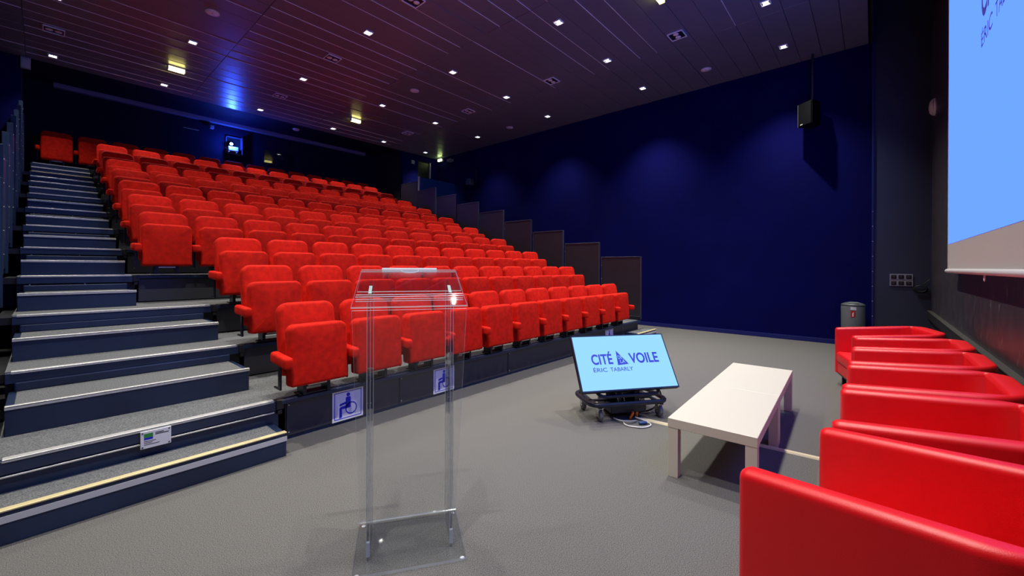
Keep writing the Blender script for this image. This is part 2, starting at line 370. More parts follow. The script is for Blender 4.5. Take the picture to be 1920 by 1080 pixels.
# guard boards: stepped along both sides
for n in range(1, 11):
    y, z = yn(n), zn(n)
    if n <= 9:
        g = obj('guard_panel', None, tri, OFF)
        b = new(); box(b, XG, XG + .03, y - .005, y + 1.0, z + .08, z + 1.485); part('board', b, GUARD, g)
        for bar in ((y - .03, y + 1.02, z + 1.486, z + 1.503), (y - .03, y - .006, z + .02, z + 1.485), (y + 1.001, y + 1.016, z + .02, z + 1.485)):
            b = new(); box(b, XG - .012, XG + .035, *bar, .002, 1); part('frame_bar', b, FRAMEM, g)
        b = new()
        for q in range(4): lathe(b, [(.007, XG - .012), (.005, XG - .017)], 6, (0, y + 1.008, z + .3 + q * .33), 'x')
        part('rivets', b, ALU, g)
    g = obj('guard_panel', None, tri, OFF)
    b = new(); box(b, -.345, -.315, y - .005, y + 1.0, z + .08, z + 1.485); part('board', b, GUARDB, g)
    for bar in ((y - .03, y - .006, z + .02, z + 1.5), (y + 1.001, y + 1.02, z + .02, z + 1.485)):
        b = new(); box(b, -.355, -.295, *bar, .002, 1); part('frame_bar', b, GUARDB, g)
    b = new()
    for q in range(5): lathe(b, [(.008, -.295), (.006, -.288)], 6, (0, y - .017, z + .25 + q * .27), 'x')
    part('rivets', b, ALU, g)
    b = new(); box(b, -.30, -.19, y + .05, y + D, z - .09, z - .02); part('side_bracket', b, BLACK, g)
b = new(); box(b, XG - .04, XG + .02, Y1 - .02, Y1 + 1.0, .41, .50, .004, 1); tpart('kick_plate', b, STEEL)

# ------------------------------------------------------------------ theatre seats
P_ = .636
def seat_meshes():
    M = {}
    q = pad(.540, .570, .160, .070, .026, .032, .014); transform(q, Matrix.Translation((0, -.185, .130)) @ Matrix.Rotation(R(-4), 4, 'X')); M['seat_cushion'] = mesh('seat_cushion', q, VELVET)
    q = pad(.552, .70, .120, .10, .05, .040, .012); transform(q, Matrix.Translation((0, .02, .20)) @ Matrix.Rotation(R(-10), 4, 'X')); M['backrest'] = mesh('backrest', q, VELVET)
    q = pad(.520, .62, .02, .09, .05, .006); transform(q, Matrix.Translation((0, .142, .20)) @ Matrix.Rotation(R(-10), 4, 'X')); M['back_shell'] = mesh('back_shell', q, BLACK)
    q = new(); box(q, -.0395, .0395, -.255, .11, .335, .438, .026, 3)
    for v in q.verts:
        if v.co.y < -.1: v.co.z -= .018 * ((-.1 - v.co.y) / .155)
    for f in q.faces: f.smooth = True
    M['armrest'] = mesh('armrest', q, VELVET)
    q = new(); box(q, -.009, .009, -.060, -.010, .105, .36, .003, 1); box(q, -.009, .009, -.060, .09, .095, .112, .003, 1); M['standard'] = mesh('standard', q, STEEL)
    q = new(); box(q, -.13, .13, -.09, .05, .09, .155, .006, 1); box(q, -.13, -.10, -.085, .06, .016, .10); box(q, .10, .13, -.085, .06, .016, .10); box(q, -.16, .16, -.06, .06, .014, .026); M['mount'] = mesh('mount', q, STEEL)
    q = new(); box(q, -.09, .09, -.097, -.09, .10, .115); M['mount_lip'] = mesh('mount_lip', q, ALU)
    return M
SM = seat_meshes()
ROWNAME = ['', 'front row', 'second row', 'third row', 'fourth row', 'fifth row', 'sixth row', 'seventh row', 'eighth row', 'ninth row', 'tenth row', 'back row']
def seat(x, y, z, label, group, last):
    t = thing('theatre_seat', label, 'seat', (x, y, z), 0, group)
    for k in ('seat_cushion', 'backrest', 'back_shell'): obj(k, SM[k], t)
    mo = obj('mount', SM['mount'], t); obj('mount_lip', SM['mount_lip'], mo)
    for s in ((-1, 1) if last else (-1,)):
        obj('armrest', SM['armrest'], t, (s * P_ / 2, 0, 0)); obj('standard', SM['standard'], t, (s * P_ / 2, 0, 0))
for n in range(1, 12):
    x0 = 1.445 if n <= 3 else .818 if n <= 10 else -.09
    cnt = 11 if n <= 3 else 12 if n <= 10 else 14
    y = yn(n) if n < 11 else 15.30
    for k in range(cnt):
        if k == cnt - 1: lab = 'red velvet tip-up seat at the guard-panel end of the %s' % ROWNAME[n]
        else: lab = 'red velvet tip-up seat, %s from the stair aisle in the %s' % (ORD[k + 1], ROWNAME[n])
        seat(x0 + (k + .5) * P_, y, zn(n), lab, 'red theatre seats on the tiers', k == cnt - 1)

# ------------------------------------------------------------------ signs on the first tier
def wheelchair_sign(x, z, w, h, label):
    t = thing('wheelchair_sign', label, 'sign', (x, 4.183, z), 0, 'wheelchair signs on the front panels')
    b = new(); box(b, 0, w, -.006, 0, 0, h, .002, 1); part('plate', b, SIGNW, t)
    b = new(); e = .022; q = .007
    for x0, x1, z0, z1 in ((e, w - e, e, e + q), (e, w - e, h - e - q, h - e), (e, e + q, e, h - e), (w - e - q, w - e, e, h - e)): box(b, x0, x1, -.0075, -.006, z0, z1)
    part('printed_border', b, SIGNB, t)
    b = new(); Y0, Y1_ = -.008, -.006; s = h
    def poly(pts): prism(b, [(px * w, pz * h) for px, pz in pts], 'y', Y0, Y1_)
    def disc(cx, cz, r, r2=0):
        N = 24
        o = [(cx * w + r * s * math.cos(2 * math.pi * k / N), cz * h + r * s * math.sin(2 * math.pi * k / N)) for k in range(N)]
        if not r2: prism(b, o, 'y', Y0, Y1_); return
        i = [(cx * w + r2 * s * math.cos(2 * math.pi * k / N), cz * h + r2 * s * math.sin(2 * math.pi * k / N)) for k in range(N)]
        for k in range(N): j = (k + 1) % N; prism(b, [o[k], o[j], i[j], i[k]], 'y', Y0, Y1_)
    disc(.50, .82, .062)                                            # head
    poly([(.42, .72), (.45, .75), (.55, .75), (.58, .72), (.58, .45), (.42, .45)])   # torso
    poly([(.44, .60), (.24, .56), (.22, .51), (.24, .49), (.44, .53)])   # arm
    poly([(.58, .45), (.58, .38), (.30, .38), (.30, .12), (.22, .10), (.22, .42), (.26, .46), (.44, .48)])   # thigh and shin
    disc(.60, .36, .20, .165)                                       # wheel
    part('wheelchair_pictogram', b, SIGNB, t)
wheelchair_sign(1.966, .035, .342, .322, 'white and blue wheelchair sign on the panel beside the stair aisle')
wheelchair_sign(3.262, .035, .342, .322, 'white and blue wheelchair sign seen through the clear lectern')
wheelchair_sign(7.70, .030, .342, .330, 'white and blue wheelchair sign peeking over the top of the monitor')
PLX = .485
# maker's plate on the first nosing
t = thing('maker_plate', 'small white riveted plate with green logo below the first stair nosing', 'plate', (PLX, Y1 - .021, .272))
b = new(); box(b, 0, .18, -.008, 0, 0, .130, .002, 1); part('plate', b, WHITEP, t)
b = new(); box(b, .02, .072, -.0095, -.008, .082, .112); part('green_logo_band', b, GREENP, t)
b = new(); box(b, .02, .072, -.0095, -.008, .066, .081); part('blue_logo_band', b, SIGNB, t)
b = new(); box(b, .085, .135, -.0095, -.008, .104, .110); box(b, .085, .165, -.0095, -.008, .093, .099); box(b, .02, .09, -.0095, -.008, .052, .056); box(b, .02, .07, -.0095, -.008, .040, .044); box(b, .02, .11, -.0095, -.008, .027, .031)
part('print_lines', b, INK, t)
for xx in (.012, .168):
    for zz in (.012, .118):
        b = new(); lathe(b, [(.006, -.008), (.004, -.013)], 8, (xx, 0, zz), 'y'); part('rivet', b, INK, t)

# ------------------------------------------------------------------ ceiling fixtures
def near(x, y):
    return ''
small_x = [.14, 2.065, 4.294, 6.505, 8.43, 10.34]; small_y = [1.45, 4.55, 7.63, 10.745, 13.82]
q = new(); e = .078
for x0, x1, y0, y1 in ((-e, e, -e, -e + .012), (-e, e, e - .012, e), (-e, -e + .012, -e, e), (e - .012, e, -e, e)): box(q, x0, x1, y0, y1, -.016, .004)
DF = mesh('frame', q, LAMPGLASS)
q = new(); box(q, -e + .01, e - .01, -e + .01, e - .01, -.004, .002); DR = mesh('reflector', q, BLACK)
q = new(); lathe(q, [(.02, -.005), (.040, -.010), (.036, -.014), (.012, -.016)], 14); DB = mesh('bulb', q, BULB)
q = new()
for s in (-1, 1): box(q, s * .045 - .012, s * .045 + .012, -.05, .05, -.008, -.003)
DG = mesh('reflector_wing', q, WING)
ROWY = ['over the open floor', 'over the first rows of seats', 'over the middle rows of seats', 'over the upper rows of seats', 'beside the back recess']
for j, y in enumerate(small_y):
    for i, x in enumerate(small_x):
        t = thing('ceiling_downlight', 'small square lit downlight %s, %s from the blue side wall' % (ROWY[j], ORD[6 - i]), 'ceiling light', (x, y, ZC - .005), 0, 'small lit downlights')
        obj('frame', DF, t); r_ = obj('reflector', DR, t); obj('bulb', DB, t); obj('reflector_wing', DG, r_)
        spot(t, (0, 0, -.03), DOWNLIGHT_W * DIMMER[j], (1, .955, .88), 96, 1.0, .03)
e2 = .15
q = new()
for x0, x1, y0, y1 in ((-e2, e2, -e2, -e2 + .014), (-e2, e2, e2 - .014, e2), (-e2, -e2 + .014, -e2, e2), (e2 - .014, e2, -e2, e2)): box(q, x0, x1, y0, y1, -.018, .004)
BF = mesh('frame', q, LAMPGLASS)
q = new(); box(q, -e2 + .01, e2 - .01, -e2 + .01, e2 - .01, -.003, .002); BR = mesh('recess', q, BLACK)
q = new()
for s in (-1, 1): lathe(q, [(.028, -.004), (.055, -.010), (.050, -.016), (.02, -.012)], 14, (s * .062, 0, 0))
BB = mesh('lamp_pair', q, LAMPGLASS)
for j, y in enumerate([3.0, 6.105, 9.19, 12.31]):
    for i, x in enumerate([.137, 4.30, 8.445]):
        t = thing('twin_lamp_fixture', 'large unlit square twin-lamp fixture %s, %s from the blue side wall' % (['over the open floor', 'over the third row', 'over the middle rows', 'over the upper rows'][j], ORD[3 - i]), 'ceiling light', (x, y, ZC - .005), 0, 'large unlit ceiling fixtures')
        obj('frame', BF, t); r_ = obj('recess', BR, t); obj('lamp_pair', BB, r_)
q = new(); lathe(q, [(.115, .003), (.115, -.010), (.100, -.014)], 28); RR = mesh('rim', q, WHITEP)
q = new(); lathe(q, [(.098, -.010), (.098, -.016), (.03, -.018)], 28); RG = mesh('grille', q, mat('pale_speaker_grille', (.75, .78, .88), .6))
q = new(); lathe(q, [(.010, -.016), (.008, -.022)], 10); RC = mesh('centre_cap', q, BLACK)
for j, y in enumerate([2.995, 9.21]):
    for i, x in enumerate([2.06, 6.53, 10.35]):
        t = thing('ceiling_speaker', 'round pale ceiling loudspeaker %s, %s from the blue side wall' % (['over the open floor', 'over the middle rows'][j], ORD[3 - i]), 'speaker', (x, y, ZC - .005), 0, 'round ceiling loudspeakers')
        obj('rim', RR, t); g_ = obj('grille', RG, t); obj('centre_cap', RC, g_)
ENDCAP = mat('yellowed_end_cap', (.5, .45, .2), .5)
for x, y, lab in ((2.077, 12.40, 'glowing yellow emergency light box over the upper seats near the stair aisle'), (6.56, 12.40, 'glowing yellow emergency light box over the upper seats away from the stair aisle'), (6.95, 2.78, 'glowing yellow emergency light box over the open floor')):
    t = thing('emergency_light', lab, 'ceiling light', (x, y, ZC - .006), 0, 'yellow emergency lights')
    b = new(); box(b, -.16, .16, -.055, .055, -.02, .004, .004, 1); part('base', b, WHITEP, t)
    b = new(); box(b, -.15, .15, -.045, .045, -.10, -.02, .012, 2); part('diffuser', b, YELLOW, t)
    for q0 in (-.166, .151):
        b = new(); box(b, q0, q0 + .015, -.05, .05, -.10, -.021); part('end_cap', b, ENDCAP, t)

# ------------------------------------------------------------------ back recess: bar, projector port, control window, detector
b = new(); box(b, .175, 9.0, YR - .14, YR, 6.34, 6.46, .006, 1)
tag(part('wall_beam', b, mat('blue_grey_beam', (.16, .19, .30), .5)), 'long blue-grey beam across the top of the back wall', 'beam')
t = thing('projector_port', 'square projection opening in the back wall with blue-lit frame', 'opening', (4.25, YR, 5.72))
b = new(); box(b, -.23, .23, -.05, 0, .26, .29); box(b, -.23, .23, -.05, 0, -.29, -.26); box(b, -.23, -.20, -.05, 0, -.29, .29); box(b, .20, .23, -.16, 0, -.29, .29); part('frame', b, mat('port_frame_paint', (.06, .08, .16), .5), t)
b = new(); box(b, -.20, .20, -.012, -.004, -.26, .26); part('back_board', b, BLACKM, t)
t = thing('projector', 'small projector glowing intense blue-white in the back wall port', 'projector', (4.13, YR - .012, 5.50))
b = new(); box(b, -.075, .22, -.20, -.003, .0, .15, .02, 2); box(b, -.07, -.03, -.18, -.04, -.038, .002); box(b, .15, .19, -.18, -.04, -.038, .002); part('body', b, WHITEP, t)
b = new(); lathe(b, [(.055, -.02), (.055, -.22), (.048, -.235)], 18, (0, 0, .215), 'y'); part('lens_barrel', b, BLACK, t)
b = new(); box(b, -.06, .06, -.17, -.04, .15, .19); part('lens_mount', b, BLACK, t)
b = new(); lathe(b, [(.045, -.236), (.030, -.25), (.012, -.255)], 18, (0, 0, .215), 'y'); part('lens', b, PROJ, t)
pl = bpy.data.lights.new('lens_light', 'POINT'); pl.energy = 30; pl.color = (.03, .10, 1); pl.shadow_soft_size = .03
plo = obj('lens_light', pl, t, (0, -.30, .215))
spot(t, (0, -.30, .215), 60, (.02, .07, 1), 160, .9, .05, (R(-80), 0, 0))
t = thing('control_window', 'dark control room window in the back wall with reflections', 'window', (5.545, YR, 5.56))
b = new(); box(b, -.40, .40, -.04, 0, .24, .27); box(b, -.40, .40, -.04, 0, -.27, -.24); box(b, -.40, -.37, -.04, 0, -.27, .27); box(b, .37, .40, -.04, 0, -.27, .27); part('frame', b, WALLBACK, t)
b = new(); box(b, -.37, .37, -.03, -.02, -.24, .24); part('pane', b, GLASS, t)
b = new(); box(b, -.37, .37, -.008, -.002, -.24, .24); part('room_behind', b, mat('dim_control_room', (.02, .07, .14), .7), t)
b = new(); prism(b, [(.17 + .14 * math.cos(R(a)), -.02 + .14 * math.sin(R(a))) for a in range(0, 181, 15)], 'y', -.018, -.009); part('pale_half_disc', b, mat('dim_pale_shade', (.30, .27, .30), .7), t)
b = new(); lathe(b, [(.11, .02), (.11, -.01), (.09, -.035), (.05, -.045)], 24, (5.84, 15.2, 6.45)); tag(part('smoke_detector', b, WHITEP), 'round white detector under the recess ceiling near the projector', 'detector')
t = thing('wall_camera', 'small box camera on a bracket beside the projector port', 'camera', (3.62, YR, 6.18))
b = new(); box(b, -.05, .05, -.17, -.06, -.06, .04, .006, 1); part('body', b, mat('pale_blue_housing', (.25, .32, .42), .5), t)
b = new(); tube(b, fillet([(0, 0, .08), (0, -.09, .12), (0, -.11, .03)], .03), .010, 6); part('bracket', b, STEEL, t)
b = new(); box(b, 2.9, 3.3, YR - .012, YR, 6.00, 6.012); tag(part('wall_rail', b, ALU), 'thin pale strip on the back wall beside the small camera', 'strip')
t = thing('wall_box', 'pale rectangular box at the ceiling edge above the stair aisle', 'box', (-.265, YB - .02, 6.20))
b = new(); box(b, -.075, .075, -.09, 0, -.11, .14, .008, 1); part('housing', b, mat('pale_blue_grey_housing', (.25, .29, .38), .5), t)
b = new(); box(b, -.055, .055, -.096, -.09, -.09, .11, .003, 1); part('front_plate', b, mat('pale_blue_grey_plate', (.28, .32, .42), .5), t)

# ------------------------------------------------------------------ right-hand back corner
t = thing('blue_partition', 'blue free-standing partition board behind the stepped guard panels', 'partition', (10.2, 12.86, 0))
b = new(); box(b, -.85, .86, -.02, .02, 0, 5.03); part('board', b, BLUEPART, t)
b = new(); box(b, -.89, -.85, -.04, .04, 0, 5.045, .004, 1); part('edge_post', b, mat('pale_edge_post', (.33, .36, .38), .45), t)
b = new(); box(b, -.85, .86, -.03, .03, 5.03, 5.045); part('cap_rail', b, STEEL, t)
t = thing('exit_light', 'greenish glowing exit light at the far top corner of the blue wall', 'exit light', (XR - .06, 14.05, 6.24))
b = new(); box(b, -.05, .055, -.14, .14, -.045, .045, .005, 1); part('base', b, WHITEP, t)
b = new(); box(b, -.10, -.05, -.12, .12, -.05, .05, .015, 2); part('diffuser', b, EXITGLOW, t)
t = thing('exit_sign_bracket', 'small unlit pale sign box beside the greenish exit light', 'sign', (XR - .10, 13.4, 6.13))
b = new(); box(b, -.09, .09, -.12, .12, -.05, .05, .004, 1); part('housing', b, mat('dim_sign_housing', (.30, .30, .27), .5), t)
b = new(); box(b, -.01, .01, -.02, .02, .05, .16); part('stem', b, BLACK, t)
t = thing('door_sign', 'small pale square sign on the wall beside the upper door', 'sign', (10.18, YB, 6.02))
b = new(); box(b, -.07, .07, -.012, 0, -.07, .07, .002, 1); part('plate', b, mat('pale_sign_plate', (.35, .40, .45), .5), t)
b = new(); box(b, -.03, .03, -.014, -.012, -.035, .035); part('pictogram', b, GREENP, t)
t = thing('side_speaker', 'small dark loudspeaker on a wall bracket above the stepped guard panels', 'speaker', (XR, 12.0, 5.0))
b = new(); box(b, -.42, -.20, -.16, .10, -.14, .12, .02, 2); part('cabinet', b, mat('dark_grey_cabinet', (.035, .045, .06), .4), t)
b = new(); tube(b, fillet([(-.22, -.02, 0), (-.10, -.06, -.02), (-.03, -.10, 0)], .04), .018, 8); box(b, -.03, 0, -.13, -.07, -.2, .55, .004, 1); part('bracket', b, BLACK, t)

# ------------------------------------------------------------------ hung loudspeaker on the right
t = thing('hanging_speaker', 'black loudspeaker cabinet hung on a pole before the blue wall', 'speaker', (11.10, 1.05, 5.03), R(-128))
b = new(); o_ = [(-.17, -.15), (.17, -.15), (.11, .15), (-.11, .15)]; prism(b, o_, 'z', -.27, .25); bmesh.ops.bevel(b, geom=b.edges[:], offset=.015, segments=2, affect='EDGES'); part('cabinet', b, mat('black_speaker_lacquer', (.002, .0022, .003), .5, spec=.15), t)
b = new(); box(b, -.155, .155, -.162, -.151, -.25, .23, .004, 1); gr = part('grille', b, mat('dark_speaker_grille', (.0015, .0017, .0025), .6, spec=.1), t)
b = new(); box(b, -.10, -.04, -.166, -.162, -.235, -.215); part('badge', b, ALU, gr)
b = new(); box(b, -.172, -.158, -.160, -.148, -.26, .24); part('edge_trim', b, mat('grey_edge_trim', (.05, .055, .06), .4), t)
b = new(); tube(b, [(0, .05, .22), (0, .05, ZC - 5.03 + .02)], .022, 8); part('pole', b, mat('dark_pole', (.03, .035, .05), .5), t)
b = new(); tube(b, fillet([(-.04, .15, .1), (-.02, .19, .1), (.0, .19, -.1), (.04, .15, -.1)], .03), .014, 6); part('yoke', b, STEEL, t)

# ------------------------------------------------------------------ screen, wall dome, sockets, cable, bin
t = thing('projection_screen', 'large white pull-down screen showing a blue picture with lettering', 'screen', (4.59, -.75, 1.62))
b = new(); box(b, -3.45, 3.45, -.004, .0, .0, 5.2); part('screen_fabric', b, OFFWHITE, t)
b = new(); box(b, 3.39, 3.45, .0, .003, .0, 5.2); box(b, -3.45, -3.39, .0, .003, .0, 5.2); part('screen_border', b, mat('screen_edge_tape', (.60, .56, .50), .6), t)
b = new(); box(b, -3.385, 3.385, .0005, .0025, .355, 4.44); pic = part('projected_picture', b, SCREENBLUE, t)
b = new(); lathe(b, [(.02, -3.50), (.028, -3.49), (.028, 3.49), (.02, 3.50)], 14, (0, 0, 0), 'x'); part('bottom_bar', b, WHITEP, t)
b = new(); tube(b, fillet([(1.03, 0, -.02), (1.00, 0, -.09), (.97, 0, -.02)], .02), .006, 6); part('pull_ring', b, WHITEP, t)
b = new(); box(b, -3.5, 3.5, -.08, .06, 5.2, 5.38, .01, 1); part('screen_case', b, WHITEP, t)
def logo(parent, k, m, cut, inv):
    """the same mark as on the monitor, in the parent's x-z plane, scaled by k; inv mirrors x for a picture facing +y"""
    rot = Matrix.Rotation(R(90), 4, 'X')
    def put(name, me, x, z):
        o = obj(name, me, parent); sx = -1 if inv else 1
        M = Matrix.Translation((sx * x, .004 if inv else -.002, z)) @ (Matrix.Rotation(R(180), 4, 'Z') if inv else Matrix.Identity(4)) @ rot
        o.matrix_local = M; return o
    put('lettering', lettering('CIT\u00c9', .247 * k, .110 * k, m, bold=.026), -.382 * k, -.020 * k)
    put('lettering', lettering('VOILE', .353 * k, .110 * k, m, bold=.026), .068 * k, -.020 * k)
    put('lettering', lettering('\u00c9RIC', .160 * k, .043 * k, m, bold=.008), -.385 * k, -.106 * k)
    put('lettering', lettering('TABARLY', .269 * k, .043 * k, m, bold=.008), -.189 * k, -.106 * k)
    b = new(); vs = [b.verts.new((x * k, z * k, 0)) for x, z in ((0, .165), (-.016, -.004), (.115, .005))]; b.faces.new(vs); put('sail_mark', mesh('sail_mark', b, m), -.07 * k, -.035 * k)
    for txt, x, z, w_ in (('DE', -.066, .030, .050), ('LA', -.050, -.018, .058)):
        o = put('lettering', lettering(txt, w_ * k, .040 * k, cut, bold=0), x * k, z * k)
        o.location.y += (.003 if inv else -.003)
holder = obj('projected_mark', None, t, (0, 0, 2.40))
logo(t, 3.02, LOGOSCREEN, SCREENBLUE, True)
for o in list(t.children):
    if o.name.startswith(('lettering', 'sail_mark')): o.parent = pic; o.location.z += 2.40
bpy.data.objects.remove(holder)
t = thing('wall_dome', 'round white dome on the dark wall beside the projection screen', 'wall lamp', (10.80, YF, 4.62))
b = new(); lathe(b, [(.155, 0), (.155, .02), (.148, .03)], 28, (0, 0, 0), 'y'); part('ring', b, WHITEP, t)
b = new(); lathe(b, [(.148, .028), (.138, .05), (.10, .075), (.04, .085)], 28, (0, 0, 0), 'y'); part('dome', b, mat('warm_white_dome', (.62, .58, .52), .5), t)
t = thing('socket_panel', 'grey wall panel with six black sockets on the charcoal wall', 'socket', (XR - .012, -.415, 1.417))
b = new(); box(b, -.018, 0, -.172, .172, -.122, -.004, .003, 1); box(b, -.018, 0, -.172, .172, .004, .122, .003, 1); part('mounting_plate', b, mat('violet_grey_plate', (.22, .22, .28), .4), t)
for zz in (-.063, .063):
    for yy in (-.11, 0, .11):
        b = new(); box(b, -.024, -.018, yy - .040, yy + .040, zz - .038, zz + .038, .004, 1); so = part('socket', b, BLACK, t)
        b = new(); lathe(b, [(.024, -.0245), (.021, -.030)], 14, (0, yy, zz), 'x'); part('socket_ring', b, mat('socket_ring', (.03, .03, .035), .3) if 'socket_ring' not in MATS else MATS['socket_ring'], so)
t = thing('coiled_cable', 'black cable coiled and hung on the charcoal wall', 'cable', (XR - .03, -.69, 1.24))
b = new()
for k in range(5):
    rr = .10 - .004 * k; tube(b, [(-.02 - .012 * k, rr * math.cos(a), .72 * rr * math.sin(a) + .004 * k) for a in (2 * math.pi * i / 24 for i in range(24))], .009, 6, True)
part('coil', b, BLACK, t)
b = new(); tube(b, fillet([(-.02, -.02, .07), (-.015, -.07, .13), (-.012, -.14, .21)], .05), .008, 6); part('cable_tail', b, BLACK, t)
t = thing('waste_bin', 'tall grey round bin with a red extinguisher sticker by the blue wall', 'bin', (11.10, .32, 0))
b = new(); lathe(b, [(.185, 0), (.195, .03), (.200, .86), (.192, .88)], 36); part('body', b, BIN, t)
b = new(); lathe(b, [(.198, .875), (.200, .90), (.150, .93), (.06, .955), (.02, .958)], 36); part('lid', b, mat('grey_bin_lid', (.10, .11, .115), .45), t)
def curved_patch(z0, z1, a0, a1, r, m, name, parent):
    b = new(); N = 8
    for lo in (r,):
        A = [b.verts.new((lo * math.cos(R(a0 + (a1 - a0) * i / N)), lo * math.sin(R(a0 + (a1 - a0) * i / N)), z0)) for i in range(N + 1)]
        B = [b.verts.new((v.co.x, v.co.y, z1)) for v in A]
    for i in range(N): b.faces.new((A[i], A[i + 1], B[i + 1], B[i]))
    return part(name, b, m, parent)
curved_patch(.80, .86, 170, 196, .2025, WHITEP, 'white_sticker', t)
rs = curved_patch(.65, .785, 171, 192, .2025, REDSIGN, 'red_sticker', t)
curved_patch(.665, .735, 178, 184, .2035, WHITEP, 'extinguisher_print', rs)
curved_patch(.735, .75, 180, 187, .2035, WHITEP, 'extinguisher_hose_print', rs)
b = new(); box(b, -.15, -.07, -.09, .07, .938, .944); part('lid_label', b, mat('pale_green_label', (.45, .55, .48), .5), t)

# ------------------------------------------------------------------ red tub armchairs
def tub_meshes():
    w, dp, th, bk = .45, .465, .105, .13
    r, zb, ra = .036, .17, .26
    def ztop(y): return .845 - .0425 * y / dp
    st = []                                                     # stations (outer, inner, inset) round the U, left arm first
    for k in range(5):
        q = R(90 * (4 - k) / 4); st.append(((-w, dp - r + r * math.sin(q)), (-w + th, dp - r + r * math.sin(q)), r * (1 - math.cos(q))))
    st.append(((-w, -dp + ra), (-w + th, -dp + ra), 0))
    for k in range(1, 8):
        q = R(180 + 90 * k / 8); st.append(((-w + ra + ra * math.cos(q), -dp + ra + ra * math.sin(q)), (-w + th, -dp + bk), 0))
    st.append(((-w + ra, -dp), (-w + th + .07, -dp + bk), 0))
    half = list(st)
    for o2, i2, ins in half[::-1]: st.append(((-o2[0], o2[1]), (-i2[0], i2[1]), ins))
    b = new(); rings = []
    for o2, i2, ins in st:
        O, I = Vector(o2), Vector(i2); n2 = (I - O).normalized(); O = O + n2 * ins; I = I - n2 * ins; wd = (I - O).length
        rr = min(r, wd * .48)
        prof = [(0, None, 0)] + [(rr * (1 - math.cos(R(90 * k / 5))), rr * (1 - math.sin(R(90 * k / 5))), 0) for k in range(6)]
        ring = []
        for t_, dzv, _ in prof + [(wd - t_, dzv, 0) for t_, dzv, _ in prof[::-1]]:
            P2 = O + n2 * t_
            ring.append(b.verts.new((P2.x, P2.y, zb if dzv is None else ztop(P2.y) - dzv - ins * .6)))
        rings.append(ring)
    for A, B in zip(rings[:-1], rings[1:]):
        for k in range(len(A)):
            f = b.faces.new((A[k], A[(k + 1) % len(A)], B[(k + 1) % len(A)], B[k])); f.smooth = True
    b.faces.new(rings[0]); b.faces.new(rings[-1][::-1])
    bmesh.ops.remove_doubles(b, verts=b.verts, dist=.0004)
    bmesh.ops.recalc_face_normals(b, faces=b.faces)
    crease = [ed for ed in b.edges if len(ed.link_faces) == 2 and ed.calc_face_angle(0) > R(50)]
    bmesh.ops.split_edges(b, edges=crease)
    sh = mesh('tub_shell', b, LEATHER)
    q = pad(2 * (w - th) - .006, .60, .15, .03, .03, .035, .012); transform(q, Matrix.Translation((0, -.135, .475)) @ Matrix.Rotation(R(-90), 4, 'X')); cu = mesh('seat_cushion', q, LEATHER)
    q = new(); box(q, -w + th, w - th, dp - .045, dp - .012, .18, .33, .012, 2); ap = mesh('apron', q, LEATHER)
    q = new(); box(q, -w + .02, w - .02, -dp + .10, dp - .03, .15, .19); bs = mesh('base_board', q, BLACK)
    q = new(); box(q, -.022, .022, -.022, .022, 0, .172, .003, 1); lg = mesh('leg', q, BLACK)
    q = new(); tube(q, [(-w + .03, dp + .001, .20), (-w + .004, dp + .001, .72)], .004, 5); pp = mesh('piping', q, PIPING)
    # front edge seam of each arm
    return sh, cu, ap, bs, lg
TM = tub_meshes()
def cushion_fix(me):
    # the pad stands upright after pad(): keep it lying between the arms
    zs = [v.co.z for v in me.vertices]; ys = [v.co.y for v in me.vertices]
    return (min(ys), max(ys), min(zs), max(zs))
CH = [(2.243, -.134, -15.4, 'red leatherette tub armchair at the lectern end of the wall row, turned inward'),
      (3.32, -.29, 0, 'red leatherette tub armchair in the wall row, second from the lectern end'),
      (4.285, -.29, 0, 'red leatherette tub armchair in the wall row, third from the lectern end'),
      (5.275, -.29, 0, 'red leatherette tub armchair in the wall row, third from the waste bin'),
      (6.195, -.29, 0, 'red leatherette tub armchair in the wall row, second from the waste bin'),
      (7.226, -.141, 15, 'red leatherette tub armchair nearest the waste bin, turned inward')]
for x, y, a, lab in CH:
    t = thing('tub_armchair', lab, 'armchair', (x, y, 0), R(a), 'red tub armchairs along the wall')
    obj('tub_shell', TM[0], t); obj('seat_cushion', TM[1], t); obj('apron', TM[2], t); obj('base_board', TM[3], t)
    for sx in (-1, 1):
        for sy in (-1, 1): obj('leg', TM[4], t, (sx * .37, sy * .37 + (.03 if sy < 0 else 0), 0))

# ------------------------------------------------------------------ white coffee tables
q = new(); box(q, -.612, .612, -.31, .31, .388, .462, .003, 1); TT = mesh('tabletop', q, WHITE)
q = new(); box(q, -.038, .038, -.038, .038, 0, .389, .002, 1); TL = mesh('leg', q, WHITE)
A = R(2.3)
for s, lab in ((-1, 'white square-legged coffee table at the lectern end of a joined pair'), (1, 'white square-legged coffee table at the waste-bin end of a joined pair')):
    c = Vector((4.51, .965, 0)) + Vector((math.cos(A), math.sin(A), 0)) * .6123 * s
    t = thing('coffee_table', lab, 'table', c, A, 'white coffee tables pushed together')
    obj('tabletop', TT, t)
    for sx in (-1, 1):
        for sy in (-1, 1): obj('leg', TL, t, (sx * .572, sy * .27, 0))
# cable cover on the floor
b = new(); prism(b, [(-.030, 0), (-.020, .013), (.020, .013), (.030, 0)], 'y', 0, 1.62)
o = part('cable_cover', b, CREAM, None, (4.435, .30, .0005)); o.rotation_euler = (0, 0, R(4.6)); tag(o, 'flat cream cable cover strip on the carpet under the coffee tables', 'cable cover')

